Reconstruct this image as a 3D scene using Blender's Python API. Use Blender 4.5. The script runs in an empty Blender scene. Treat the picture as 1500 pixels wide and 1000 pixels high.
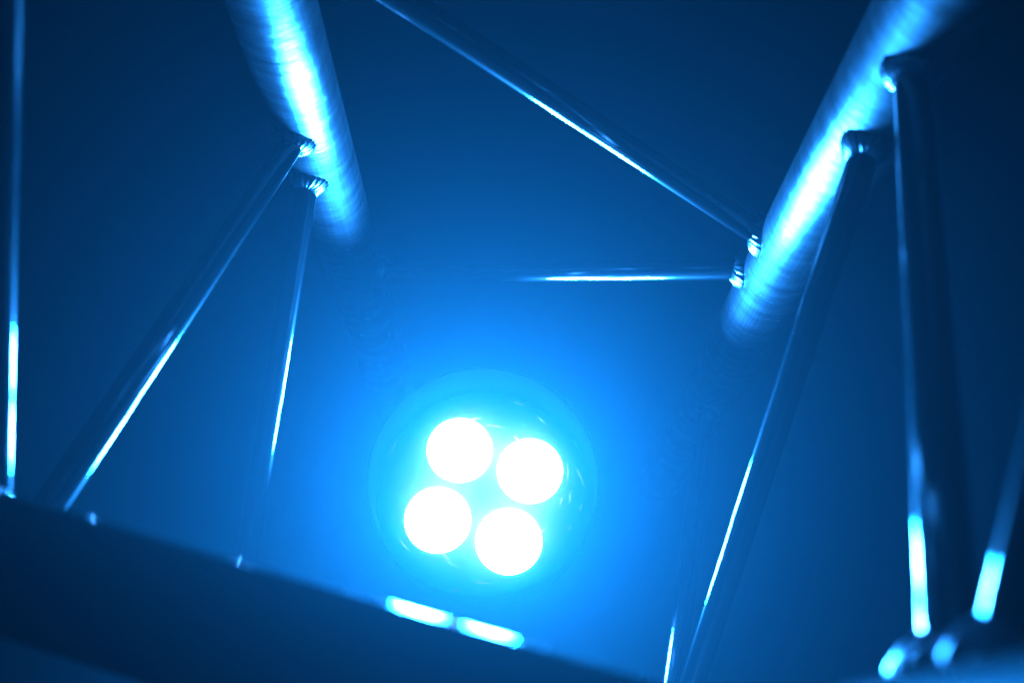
import bpy, bmesh, math, random
from mathutils import Vector, Matrix

random.seed(7)
scene = bpy.context.scene
COL = scene.collection

# ------------------------------------------------------------------ camera
# The camera sits just under the open bottom face of a square box truss and
# looks along it.  World: X across the truss, Y along it, Z up.
FPX = 2060.0                                     # focal length in photo pixels (1500 wide)
RX = Vector((0.96739, 0.24467, -0.06551))        # world X axis in camera axes (right, down, forward)
RY = Vector((-0.00606, 0.28093, 0.95971))
RZ = Vector((0.25321, -0.92802, 0.27325))
HANG = 3.0                                       # height of the truss centre line
CX, CZ = -0.0717, 0.2224                         # truss centre line seen from the camera
CAM = Vector((-CX, 0.0, HANG - CZ))


def to_world(p):
    p = Vector(p)
    return CAM + Vector((RX.dot(p), RY.dot(p), RZ.dot(p)))


def at(px, py, depth):
    return to_world(((px - 750) / FPX * depth, (py - 500) / FPX * depth, depth))


cam_data = bpy.data.cameras.new('camera')
cam_data.sensor_width = 36.0
cam_data.lens = FPX * 36.0 / 1500.0
cam_data.clip_start = 0.01
cam_data.clip_end = 100
cam_data.dof.use_dof = True
cam_data.dof.focus_distance = 1.12
cam_data.dof.aperture_fstop = 6.3
cam = bpy.data.objects.new('camera', cam_data)
COL.objects.link(cam)
right = Vector((RX.x, RY.x, RZ.x))
up = -Vector((RX.y, RY.y, RZ.y))
back = -Vector((RX.z, RY.z, RZ.z))
m = Matrix((right, up, back)).transposed()
cam.matrix_world = Matrix.Translation(CAM) @ m.to_quaternion().to_matrix().to_4x4()
scene.camera = cam

# ------------------------------------------------------------------ world / view
world = bpy.data.worlds.new('World')
scene.world = world
world.use_nodes = True
bg = world.node_tree.nodes['Background']
bg.inputs['Color'].default_value = (0.0, 0.3, 1.0, 1)
bg.inputs['Strength'].default_value = 0.0004
vs = scene.view_settings
vs.view_transform = 'Standard'
vs.look = 'None'
vs.exposure = 0.0
vs.gamma = 1.0
vs.use_curve_mapping = False
scene.render.engine = 'CYCLES'
cy = scene.cycles
cy.use_denoising = True
cy.max_bounces = 8
cy.glossy_bounces = 5
cy.diffuse_bounces = 3
cy.volume_bounces = 1
cy.transparent_max_bounces = 12
cy.sample_clamp_indirect = 4.0
cy.use_adaptive_sampling = False

LENS_POWER = 1200.0
HAZE_DENSITY = 0.0275
HAZE_G = 0.76


# ------------------------------------------------------------------ materials
def new_mat(name):
    mt = bpy.data.materials.new(name)
    mt.use_nodes = True
    nt = mt.node_tree
    return mt, nt, nt.nodes['Principled BSDF']


def aluminium(name, base, rough, aniso, streak, spread, broad, film, mottle=0.0):
    """Drawn aluminium tube: fine lines run along local Z."""
    mt, nt, b = new_mat(name)
    N, L = nt.nodes, nt.links
    tc = N.new('ShaderNodeTexCoord')
    mp = N.new('ShaderNodeMapping')
    mp.inputs['Scale'].default_value = (900, 900, 6)
    L.new(tc.outputs['Object'], mp.inputs['Vector'])
    n1 = N.new('ShaderNodeTexNoise')
    n1.inputs['Scale'].default_value = 1.0
    n1.inputs['Detail'].default_value = 3.0
    L.new(mp.outputs['Vector'], n1.inputs['Vector'])
    n2 = N.new('ShaderNodeTexNoise')            # handling marks and smears
    n2.inputs['Scale'].default_value = 55.0
    n2.inputs['Detail'].default_value = 6.0
    n2.inputs['Roughness'].default_value = 0.65
    L.new(tc.outputs['Object'], n2.inputs['Vector'])
    mr = N.new('ShaderNodeMapRange')
    mr.inputs['From Min'].default_value = 0.3
    mr.inputs['From Max'].default_value = 0.7
    mr.inputs['To Min'].default_value = rough - spread
    mr.inputs['To Max'].default_value = rough + spread
    L.new(n2.outputs['Fac'], mr.inputs['Value'])
    cr = N.new('ShaderNodeMapRange')
    cr.inputs['From Min'].default_value = 0.25
    cr.inputs['From Max'].default_value = 0.75
    cr.inputs['To Min'].default_value = base * 0.62
    cr.inputs['To Max'].default_value = min(1.0, base * 1.1)
    L.new(n1.outputs['Fac'], cr.inputs['Value'])
    colour = cr.outputs['Result']
    if mottle:                                  # dull oxide blotches, drawn out round the tube
        mp3 = N.new('ShaderNodeMapping')
        mp3.inputs['Scale'].default_value = (26, 26, 95)
        L.new(tc.outputs['Object'], mp3.inputs['Vector'])
        n4 = N.new('ShaderNodeTexNoise')
        n4.inputs['Scale'].default_value = 1.0
        n4.inputs['Detail'].default_value = 7.0
        n4.inputs['Roughness'].default_value = 0.7
        L.new(mp3.outputs['Vector'], n4.inputs['Vector'])
        m4 = N.new('ShaderNodeMapRange')
        m4.inputs['From Min'].default_value = 0.32
        m4.inputs['From Max'].default_value = 0.68
        m4.inputs['To Min'].default_value = 1.0 - mottle
        m4.inputs['To Max'].default_value = 1.0 + mottle
        L.new(n4.outputs['Fac'], m4.inputs['Value'])
        mm = N.new('ShaderNodeMath')
        mm.operation = 'MULTIPLY'
        L.new(colour, mm.inputs[0])
        L.new(m4.outputs['Result'], mm.inputs[1])
        colour = mm.outputs[0]
    N.remove(b)
    b = N.new('ShaderNodeBsdfAnisotropic')
    b.distribution = 'BECKMANN'
    b.inputs['Anisotropy'].default_value = -aniso   # rougher round the tube than along it
    L.new(mr.outputs['Result'], b.inputs['Roughness'])
    L.new(colour, b.inputs['Color'])
    tg = N.new('ShaderNodeTangent')
    tg.direction_type = 'RADIAL'
    tg.axis = 'Z'
    L.new(tg.outputs['Tangent'], b.inputs['Tangent'])
    # faint dents and ripples left by drawing and handling break the highlight up
    mp2 = N.new('ShaderNodeMapping')
    mp2.inputs['Scale'].default_value = (1, 1, 1.6)
    L.new(tc.outputs['Object'], mp2.inputs['Vector'])
    n3 = N.new('ShaderNodeTexNoise')
    n3.inputs['Scale'].default_value = 75.0
    n3.inputs['Detail'].default_value = 2.5
    L.new(mp2.outputs['Vector'], n3.inputs['Vector'])
    bp = N.new('ShaderNodeBump')
    bp.inputs['Strength'].default_value = streak
    bp.inputs['Distance'].default_value = 0.0006
    L.new(n3.outputs['Fac'], bp.inputs['Height'])
    L.new(bp.outputs['Normal'], b.inputs['Normal'])
    # dull oxide film: a second, wider lobe over the drawn surface
    b2 = N.new('ShaderNodeBsdfPrincipled')
    b2.inputs['Metallic'].default_value = 1.0
    b2.inputs['Roughness'].default_value = broad
    b2.inputs['Anisotropic'].default_value = 0.4
    L.new(colour, b2.inputs['Base Color'])
    L.new(tg.outputs['Tangent'], b2.inputs['Tangent'])
    mx = N.new('ShaderNodeMixShader')
    mx.inputs['Fac'].default_value = film
    L.new(b.outputs[0], mx.inputs[1])
    L.new(b2.outputs[0], mx.inputs[2])
    L.new(mx.outputs[0], N['Material Output'].inputs['Surface'])
    return mt


M_CHORD = aluminium('drawn_aluminium_chord', 0.20, 0.25, 0.70, 0.28, 0.03, 0.46, 0.32, 0.55)
M_CHORD_LOW = aluminium('polished_aluminium_chord', 0.85, 0.03, 0.0, 0.0, 0.005, 0.36, 0.01)
M_BRACE = aluminium('drawn_aluminium_brace', 0.80, 0.17, 0.62, 0.03, 0.02, 0.36, 0.035)


def weld_mat():
    mt, nt, b = new_mat('aluminium_weld')
    N, L = nt.nodes, nt.links
    tc = N.new('ShaderNodeTexCoord')
    n = N.new('ShaderNodeTexNoise')
    n.inputs['Scale'].default_value = 420
    n.inputs['Detail'].default_value = 4
    L.new(tc.outputs['Object'], n.inputs['Vector'])
    b.inputs['Base Color'].default_value = (0.72, 0.73, 0.75, 1)
    b.inputs['Metallic'].default_value = 1
    b.inputs['Roughness'].default_value = 0.28
    bp = N.new('ShaderNodeBump')
    bp.inputs['Strength'].default_value = 0.35
    bp.inputs['Distance'].default_value = 0.001
    L.new(n.outputs['Fac'], bp.inputs['Height'])
    L.new(bp.outputs['Normal'], b.inputs['Normal'])
    return mt


M_WELD = weld_mat()


def black_mat(name, base, rough, coat=0.0):
    mt, nt, b = new_mat(name)
    N, L = nt.nodes, nt.links
    tc = N.new('ShaderNodeTexCoord')
    n = N.new('ShaderNodeTexNoise')
    n.inputs['Scale'].default_value = 90
    n.inputs['Detail'].default_value = 5
    L.new(tc.outputs['Object'], n.inputs['Vector'])
    mr = N.new('ShaderNodeMapRange')
    mr.inputs['To Min'].default_value = rough * 0.7
    mr.inputs['To Max'].default_value = rough * 1.3
    L.new(n.outputs['Fac'], mr.inputs['Value'])
    L.new(mr.outputs['Result'], b.inputs['Roughness'])
    b.inputs['Base Color'].default_value = (base, base, base * 1.1, 1)
    b.inputs['Coat Weight'].default_value = coat
    b.inputs['Coat Roughness'].default_value = 0.04
    return mt


M_BAR = black_mat('black_lacquer', 0.006, 0.06)
M_CAN = black_mat('black_satin_can', 0.02, 0.45)
M_INNER = black_mat('flock_black_barrel', 0.001, 0.9)
M_INNER.node_tree.nodes['Principled BSDF'].inputs['Specular IOR Level'].default_value = 0.0


def lens_mat():
    mt = bpy.data.materials.new('lit_blue_lens')
    mt.use_nodes = True
    nt = mt.node_tree
    N, L = nt.nodes, nt.links
    N.clear()
    out = N.new('ShaderNodeOutputMaterial')
    em = N.new('ShaderNodeEmission')
    tc = N.new('ShaderNodeTexCoord')
    ln = N.new('ShaderNodeVectorMath')
    ln.operation = 'LENGTH'
    sp = N.new('ShaderNodeVectorMath')
    sp.operation = 'MULTIPLY'
    sp.inputs[1].default_value = (1 / 0.0317, 1 / 0.0317, 0)
    L.new(tc.outputs['Object'], sp.inputs[0])
    L.new(sp.outputs['Vector'], ln.inputs[0])
    ramp = N.new('ShaderNodeValToRGB')
    e = ramp.color_ramp.elements
    e[0].position = 0.0
    e[0].color = (0.040, 0.225, 1.0, 1)
    e[1].position = 1.0
    e[1].color = (0.005, 0.33, 1.0, 1)
    for pos, colr in ((0.24, (0.040, 0.225, 1.0, 1)), (0.285, (0.0005, 0.30, 1.0, 1)), (0.32, (0.0005, 0.30, 1.0, 1)),
                      (0.36, (0.038, 0.225, 1.0, 1)), (0.66, (0.028, 0.25, 1.0, 1)), (0.86, (0.007, 0.30, 1.0, 1))):
        k = ramp.color_ramp.elements.new(pos)
        k.color = colr
    L.new(ln.outputs['Value'], ramp.inputs['Fac'])
    L.new(ramp.outputs['Color'], em.inputs['Color'])
    em.inputs['Strength'].default_value = LENS_POWER
    L.new(em.outputs['Emission'], out.inputs['Surface'])
    return mt


M_LENS = lens_mat()


def glass_mat(name, scatter, radius=None):
    """Clear cover glass with a thin dusty film, tinted to add a camera-bloom glow round the lenses."""
    mt = bpy.data.materials.new(name)
    mt.use_nodes = True
    nt = mt.node_tree
    N, L = nt.nodes, nt.links
    N.clear()
    out = N.new('ShaderNodeOutputMaterial')
    tr = N.new('ShaderNodeBsdfTransparent')
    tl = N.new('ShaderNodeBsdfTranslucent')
    tl.inputs['Color'].default_value = (1.0, 0.06, 0.04, 1)  # orange film turns the blue light whitish, standing in for camera bloom
    mx = N.new('ShaderNodeMixShader')
    tc = N.new('ShaderNodeTexCoord')
    n = N.new('ShaderNodeTexNoise')
    n.inputs['Scale'].default_value = 30
    n.inputs['Detail'].default_value = 5
    L.new(tc.outputs['Object'], n.inputs['Vector'])
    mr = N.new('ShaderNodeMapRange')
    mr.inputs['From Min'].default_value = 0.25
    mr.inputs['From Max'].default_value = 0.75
    mr.inputs['To Min'].default_value = scatter * 0.8
    mr.inputs['To Max'].default_value = scatter * 1.2
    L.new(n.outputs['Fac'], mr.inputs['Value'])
    if radius:                                  # painted bloom: strongest over the lenses, fading out by the rim
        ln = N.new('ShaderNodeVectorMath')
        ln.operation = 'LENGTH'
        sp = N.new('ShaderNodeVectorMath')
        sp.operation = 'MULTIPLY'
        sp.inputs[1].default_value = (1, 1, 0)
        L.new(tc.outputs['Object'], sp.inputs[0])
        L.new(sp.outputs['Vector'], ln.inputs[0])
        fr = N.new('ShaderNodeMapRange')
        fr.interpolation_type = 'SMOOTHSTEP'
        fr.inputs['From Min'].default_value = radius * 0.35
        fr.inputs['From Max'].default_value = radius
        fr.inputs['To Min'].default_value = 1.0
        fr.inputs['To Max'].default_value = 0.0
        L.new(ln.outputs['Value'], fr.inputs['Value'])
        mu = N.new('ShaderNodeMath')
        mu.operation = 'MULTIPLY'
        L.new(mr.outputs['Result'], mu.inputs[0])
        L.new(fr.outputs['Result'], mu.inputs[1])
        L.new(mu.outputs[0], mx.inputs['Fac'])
    else:
        L.new(mr.outputs['Result'], mx.inputs['Fac'])
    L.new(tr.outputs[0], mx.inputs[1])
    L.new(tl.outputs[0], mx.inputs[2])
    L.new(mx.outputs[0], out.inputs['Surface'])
    return mt


M_GLASS = glass_mat('dusty_bloom_glass', 0.05, 0.102)
M_SCRATCH = glass_mat('scratched_glass', 0.3)


# ------------------------------------------------------------------ mesh helpers
def obj(name, bm, mat, parent=None, smooth=True):
    me = bpy.data.meshes.new(name)
    bm.normal_update()
    bm.to_mesh(me)
    bm.free()
    if smooth:
        for p in me.polygons:
            p.use_smooth = True
    me.materials.append(mat)
    o = bpy.data.objects.new(name, me)
    COL.objects.link(o)
    if parent is not None:
        o.parent = parent
    return o


def thing(name, loc, label, cat):
    o = bpy.data.objects.new(name, None)
    o.empty_display_size = 0.05
    COL.objects.link(o)
    o.location = loc
    o['label'] = label
    o['category'] = cat
    return o


def tube_bm(radius, length, seg=40, rings=24, wobble=0.0):
    """Tube along local Z, centred, with flat caps."""
    bm = bmesh.new()
    loops = []
    for i in range(rings + 1):
        z = -length / 2 + length * i / rings
        rr = radius * (1 + wobble * math.sin(i * 1.7))
        loops.append([bm.verts.new((rr * math.cos(2 * math.pi * k / seg), rr * math.sin(2 * math.pi * k / seg), z)) for k in range(seg)])
    for a, b in zip(loops, loops[1:]):
        for k in range(seg):
            bm.faces.new((a[k], a[(k + 1) % seg], b[(k + 1) % seg], b[k]))
    # caps on their own vertices, so that they do not tilt the side normals
    bm.faces.new([bm.verts.new(v.co) for v in reversed(loops[0])])
    bm.faces.new([bm.verts.new(v.co) for v in loops[-1]])
    return bm


def lathe_bm(profile, seg=96, closed=False):
    """Revolve (radius, z) pairs about local Z."""
    bm = bmesh.new()
    loops = []
    for r, z in profile:
        if r < 1e-6:
            loops.append([bm.verts.new((0, 0, z))])
        else:
            loops.append([bm.verts.new((r * math.cos(2 * math.pi * k / seg), r * math.sin(2 * math.pi * k / seg), z)) for k in range(seg)])
    pairs = list(zip(loops, loops[1:]))
    if closed:
        pairs.append((loops[-1], loops[0]))
    for a, b in pairs:
        for k in range(seg):
            j = (k + 1) % seg
            if len(a) == 1 and len(b) == 1:
                continue
            if len(a) == 1:
                bm.faces.new((a[0], b[j], b[k]))
            elif len(b) == 1:
                bm.faces.new((a[k], a[j], b[0]))
            else:
                bm.faces.new((a[k], a[j], b[j], b[k]))
    bmesh.ops.recalc_face_normals(bm, faces=bm.faces)
    return bm


def aim(o, a, b):
    """Put a local-Z tube between two points (parent sits at an unrotated origin)."""
    d = (b - a).normalized()
    o.rotation_mode = 'QUATERNION'
    o.rotation_quaternion = d.to_track_quat('Z', 'Y')
    o.location = (a + b) / 2


# ------------------------------------------------------------------ the box truss
HALF_X, TOP_Z, LOW_Z = 0.191, 0.189, -0.1955
R_CHORD = 0.029
R_BRACE = 0.0090
Y0, Y1 = -0.55, 1.95
ORIGIN = Vector((0, 0, HANG + LOW_Z))
truss = thing('box_truss', ORIGIN, 'aluminium box truss of four round chords laced with zigzag tubes', 'truss')


def node(ch, y):
    """Point on a chord's centre line, relative to the truss origin."""
    return Vector((HALF_X if ch[1] == 'r' else -HALF_X, y, TOP_Z - LOW_Z if ch[0] == 'u' else 0.0))


for ch in ('ul', 'ur', 'll', 'lr'):
    c = obj('chord', tube_bm(R_CHORD, Y1 - Y0, 72, 2), M_CHORD if ch[0] == 'u' else M_CHORD_LOW, truss)
    aim(c, node(ch, Y0), node(ch, Y1))


def weld_bead(a, b, parent_inv, brace, width):
    """Fillet bead where the brace a->b runs into the chord through a (chord along Y)."""
    d = (b - a).normalized()
    e1 = d.orthogonal().normalized()
    e2 = d.cross(e1)
    seg, ring = 64, 10
    pts = []
    for k in range(seg):
        f = 2 * math.pi * k / seg
        rad = e1 * math.cos(f) + e2 * math.sin(f)
        p = rad * R_BRACE
        # |p_xz + s d_xz| = R_CHORD
        A = d.x * d.x + d.z * d.z
        B = 2 * (p.x * d.x + p.z * d.z)
        C = p.x * p.x + p.z * p.z - R_CHORD ** 2
        s = (-B + math.sqrt(max(0, B * B - 4 * A * C))) / (2 * A)
        q = p + d * s
        nrm = Vector((q.x, 0, q.z)).normalized()
        pts.append((a + q, rad, nrm, f))
    bm = bmesh.new()
    loops = []
    for i, (q, rad, nrm, f) in enumerate(pts):
        t = (pts[(i + 1) % seg][0] - pts[i - 1][0]).normalized()
        n1 = (rad + nrm).normalized()
        n1 = (n1 - t * n1.dot(t)).normalized()
        n2 = t.cross(n1)
        w = width * (1 + 0.10 * math.sin(f * 17 + i * 0.3) + random.uniform(-0.05, 0.05))
        loops.append([bm.verts.new(q + n1 * w * 0.75 * math.cos(2 * math.pi * j / ring) + n2 * w * 1.25 * math.sin(2 * math.pi * j / ring)) for j in range(ring)])
    for i in range(seg):
        p, q = loops[i], loops[(i + 1) % seg]
        for j in range(ring):
            bm.faces.new((p[j], p[(j + 1) % ring], q[(j + 1) % ring], q[j]))
    bmesh.ops.recalc_face_normals(bm, faces=bm.faces)
    bm.transform(parent_inv)
    return obj('weld_bead', bm, M_WELD, brace)


# chord, place along the truss, chord, place along the truss
BRACES = [
    # face on the right
    ('ur', 0.289, 'lr', 0.374), ('ur', 0.686, 'lr', 0.392), ('ur', 0.733, 'lr', 1.085), ('ur', 1.432, 'lr', 1.120),
    # top face
    ('ur', 0.330, 'ul', 0.655), ('ur', 1.016, 'ul', 0.688), ('ur', 1.050, 'ul', 1.346),
    # face on the left
    ('ul', 0.306, 'll', 0.682), ('ul', 0.986, 'll', 0.712), ('ul', 1.022, 'll', 1.315),
]
for ca, ya, cb, yb in BRACES:
    a, b = node(ca, ya), node(cb, yb)
    br = obj('brace', tube_bm(R_BRACE, (b - a).length - 0.02, 48, 2), M_BRACE, truss)
    aim(br, a, b)
    inv = (Matrix.Translation(br.location) @ br.rotation_quaternion.to_matrix().to_4x4()).inverted()
    weld_bead(a, b, inv, br, 0.0074)
    if cb != 'll' or ya < 0.31:
        weld_bead(b, a, inv, br, {'ul': 0.0066, 'lr': 0.0095, 'll': 0.0016}[cb])

# ------------------------------------------------------------------ the stage light
LIGHT_C = Vector((-0.0066, 1.3372, HANG + 0.0028))
R_LENS, PITCH = 0.0317, 0.0354
R_RIM, DEEP = 0.106, 0.079
light = thing('stage_light', LIGHT_C, 'round black stage light with four glaring blue-white lenses inside the truss', 'stage light')
light.rotation_mode = 'XYZ'
# local Z looks back along the truss (world -Y)
light.rotation_euler = (math.radians(90), 0, 0)
ROLL = math.radians(-2.0)

obj('face_plate', lathe_bm([(0, -0.004), (R_RIM - 0.0035, -0.004), (R_RIM - 0.0035, -0.010), (0, -0.010)]), M_INNER, light, False)
obj('barrel', lathe_bm([(R_RIM - 0.002, -0.012), (R_RIM - 0.002, DEEP), (R_RIM, DEEP), (R_RIM, -0.012)], closed=True), M_INNER, light, False)
obj('rear_housing', lathe_bm([(R_RIM, -0.0125), (0.078, -0.026), (0.078, -0.11), (0.048, -0.14), (0, -0.142)]), M_CAN, light)
for sx in (-1, 1):
    for sy in (-1, 1):
        prof = [(R_LENS * math.cos(t), 0.007 * math.sin(t)) for t in [math.pi / 2 * i / 10 for i in range(11)]]
        l = obj('lens', lathe_bm(prof, 64), M_LENS, light)
        c, s = math.cos(ROLL), math.sin(ROLL)
        l.location = (sx * PITCH * c - sy * PITCH * s, sx * PITCH * s + sy * PITCH * c, 0)
        ring = obj('lens_ring', lathe_bm([(R_LENS + 0.0004, -0.0035), (R_LENS + 0.0004, 0.002), (R_LENS + 0.0016, 0.002), (R_LENS + 0.0016, -0.0035)], 64, True), M_CAN, l, False)
R_GL = R_RIM - 0.0025


def dome(r):
    return 0.012 + 0.009 * (1 - (r / R_GL) ** 4)


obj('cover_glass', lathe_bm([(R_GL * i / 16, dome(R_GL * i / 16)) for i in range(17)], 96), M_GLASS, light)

bm = bmesh.new()
for k in range(26):
    rr = random.uniform(0.55, 0.97) * (R_RIM - 0.005)
    f0 = random.uniform(0, 2 * math.pi)
    ln = random.uniform(0.006, 0.022)
    tilt = random.uniform(-0.35, 0.35)
    w = random.uniform(0.00018, 0.0004)
    p0 = Vector((rr * math.cos(f0), rr * math.sin(f0), 0))
    tdir = Vector((-math.sin(f0 + tilt), math.cos(f0 + tilt), 0))
    ndir = Vector((tdir.y, -tdir.x, 0))
    vs_ = []
    n = 6
    for i in range(n + 1):
        q = p0 + tdir * ln * (i / n - 0.5) - Vector((p0.x, p0.y, 0)).normalized() * (ln * (i / n - 0.5)) ** 2 * 6
        q.z = dome(min(R_GL, q.xy.length)) + 0.0004
        ww = w * math.sin(math.pi * (i + 0.3) / (n + 0.6))
        vs_.append((bm.verts.new(q - ndir * ww), bm.verts.new(q + ndir * ww)))
    for (a, b), (c, d) in zip(vs_, vs_[1:]):
        bm.faces.new((a, b, d, c))
sc_ = obj('scratches', bm, M_SCRATCH, light, False)
sc_['kind'] = 'stuff'

# yoke behind the can, bolted to a tube that spans the two lower chords
for sx in (-1, 1):
    bm = bmesh.new()
    bmesh.ops.create_cube(bm, size=1)
    bm.transform(Matrix.Translation((sx * 0.084, 0, -0.12)) @ Matrix.Diagonal((0.005, 0.03, 0.17, 1)))
    obj('yoke_arm', bm, M_CAN, light, False)
    k = obj('tilt_knob', lathe_bm([(0, 0), (0.013, 0), (0.015, 0.004), (0.015, 0.012), (0.012, 0.016), (0, 0.016)], 24), M_CAN, light)
    k.location = (sx * 0.0867, 0, -0.06)
    k.rotation_euler = (0, sx * math.pi / 2, 0)
bm = bmesh.new()
bmesh.ops.create_cube(bm, size=1)
bm.transform(Matrix.Translation((0, 0, -0.208)) @ Matrix.Diagonal((0.173, 0.03, 0.005, 1)))
obj('yoke_bridge', bm, M_CAN, light, False)

# ------------------------------------------------------------------ black bar across the near end
p0, p1 = at(0, 724, 0.53), at(700, 926, 0.47)
bdir = (p1 - p0).normalized()
q = at(652, 899, 0.445)
t_lens = at(725, 620, 1.345)
nrm = ((CAM - q).normalized() + (t_lens - q).normalized())
nrm = (nrm - bdir * nrm.dot(bdir)).normalized()
if nrm.z < 0:
    nrm = -nrm
dep = bdir.cross(nrm).normalized()
if dep.y < 0:
    dep = -dep
TALL, DEEPB = 0.050, 0.018
start, end = p0 - bdir * 0.18, p0 + bdir * 0.62
bm = bmesh.new()
# section with small rounded corners (depth, down)
sec = []
rc = 0.0015
for cx_, cy_, a0 in ((rc, rc, 180), (DEEPB - rc, rc, 270), (DEEPB - rc, TALL - rc, 0), (rc, TALL - rc, 90)):
    for i in range(5):
        t = math.radians(a0 + 22.5 * i)
        sec.append((cx_ + rc * math.cos(t), cy_ + rc * math.sin(t)))
c0 = (start + end) / 2
rings = []
for e in (start, end):
    rings.append([bm.verts.new(e - c0 + dep * x - nrm * y) for x, y in sec])
n = len(sec)
for k in range(n):
    bm.faces.new((rings[0][k], rings[0][(k + 1) % n], rings[1][(k + 1) % n], rings[1][k]))
bm.faces.new(rings[0])
bm.faces.new(rings[1])
bmesh.ops.recalc_face_normals(bm, faces=bm.faces)
bar = obj('crossbar', bm, M_BAR, None, False)
bar.location = c0
bar['label'] = 'black lacquered square bar in front of the light with two white reflections on its top'
bar['category'] = 'bar'

# ------------------------------------------------------------------ stage haze
bm = bmesh.new()
bmesh.ops.create_cube(bm, size=1)
bm.transform(Matrix.Diagonal((3.0, 4.0, 2.6, 1)))
hm = bpy.data.materials.new('stage_haze')
hm.use_nodes = True
nt = hm.node_tree
nt.nodes.clear()
ho = nt.nodes.new('ShaderNodeOutputMaterial')
pv = nt.nodes.new('ShaderNodeVolumePrincipled')
pv.inputs['Color'].default_value = (0.32, 0.96, 1.0, 1)
pv.inputs['Density'].default_value = HAZE_DENSITY
pv.inputs['Anisotropy'].default_value = HAZE_G
nt.links.new(pv.outputs['Volume'], ho.inputs['Volume'])
hz = obj('haze', bm, hm, None, False)
hz.location = (0, 0.95, HANG)
hz['kind'] = 'stuff'
hz['label'] = 'thin pale stage haze filling the air around the truss'
hz['category'] = 'haze'
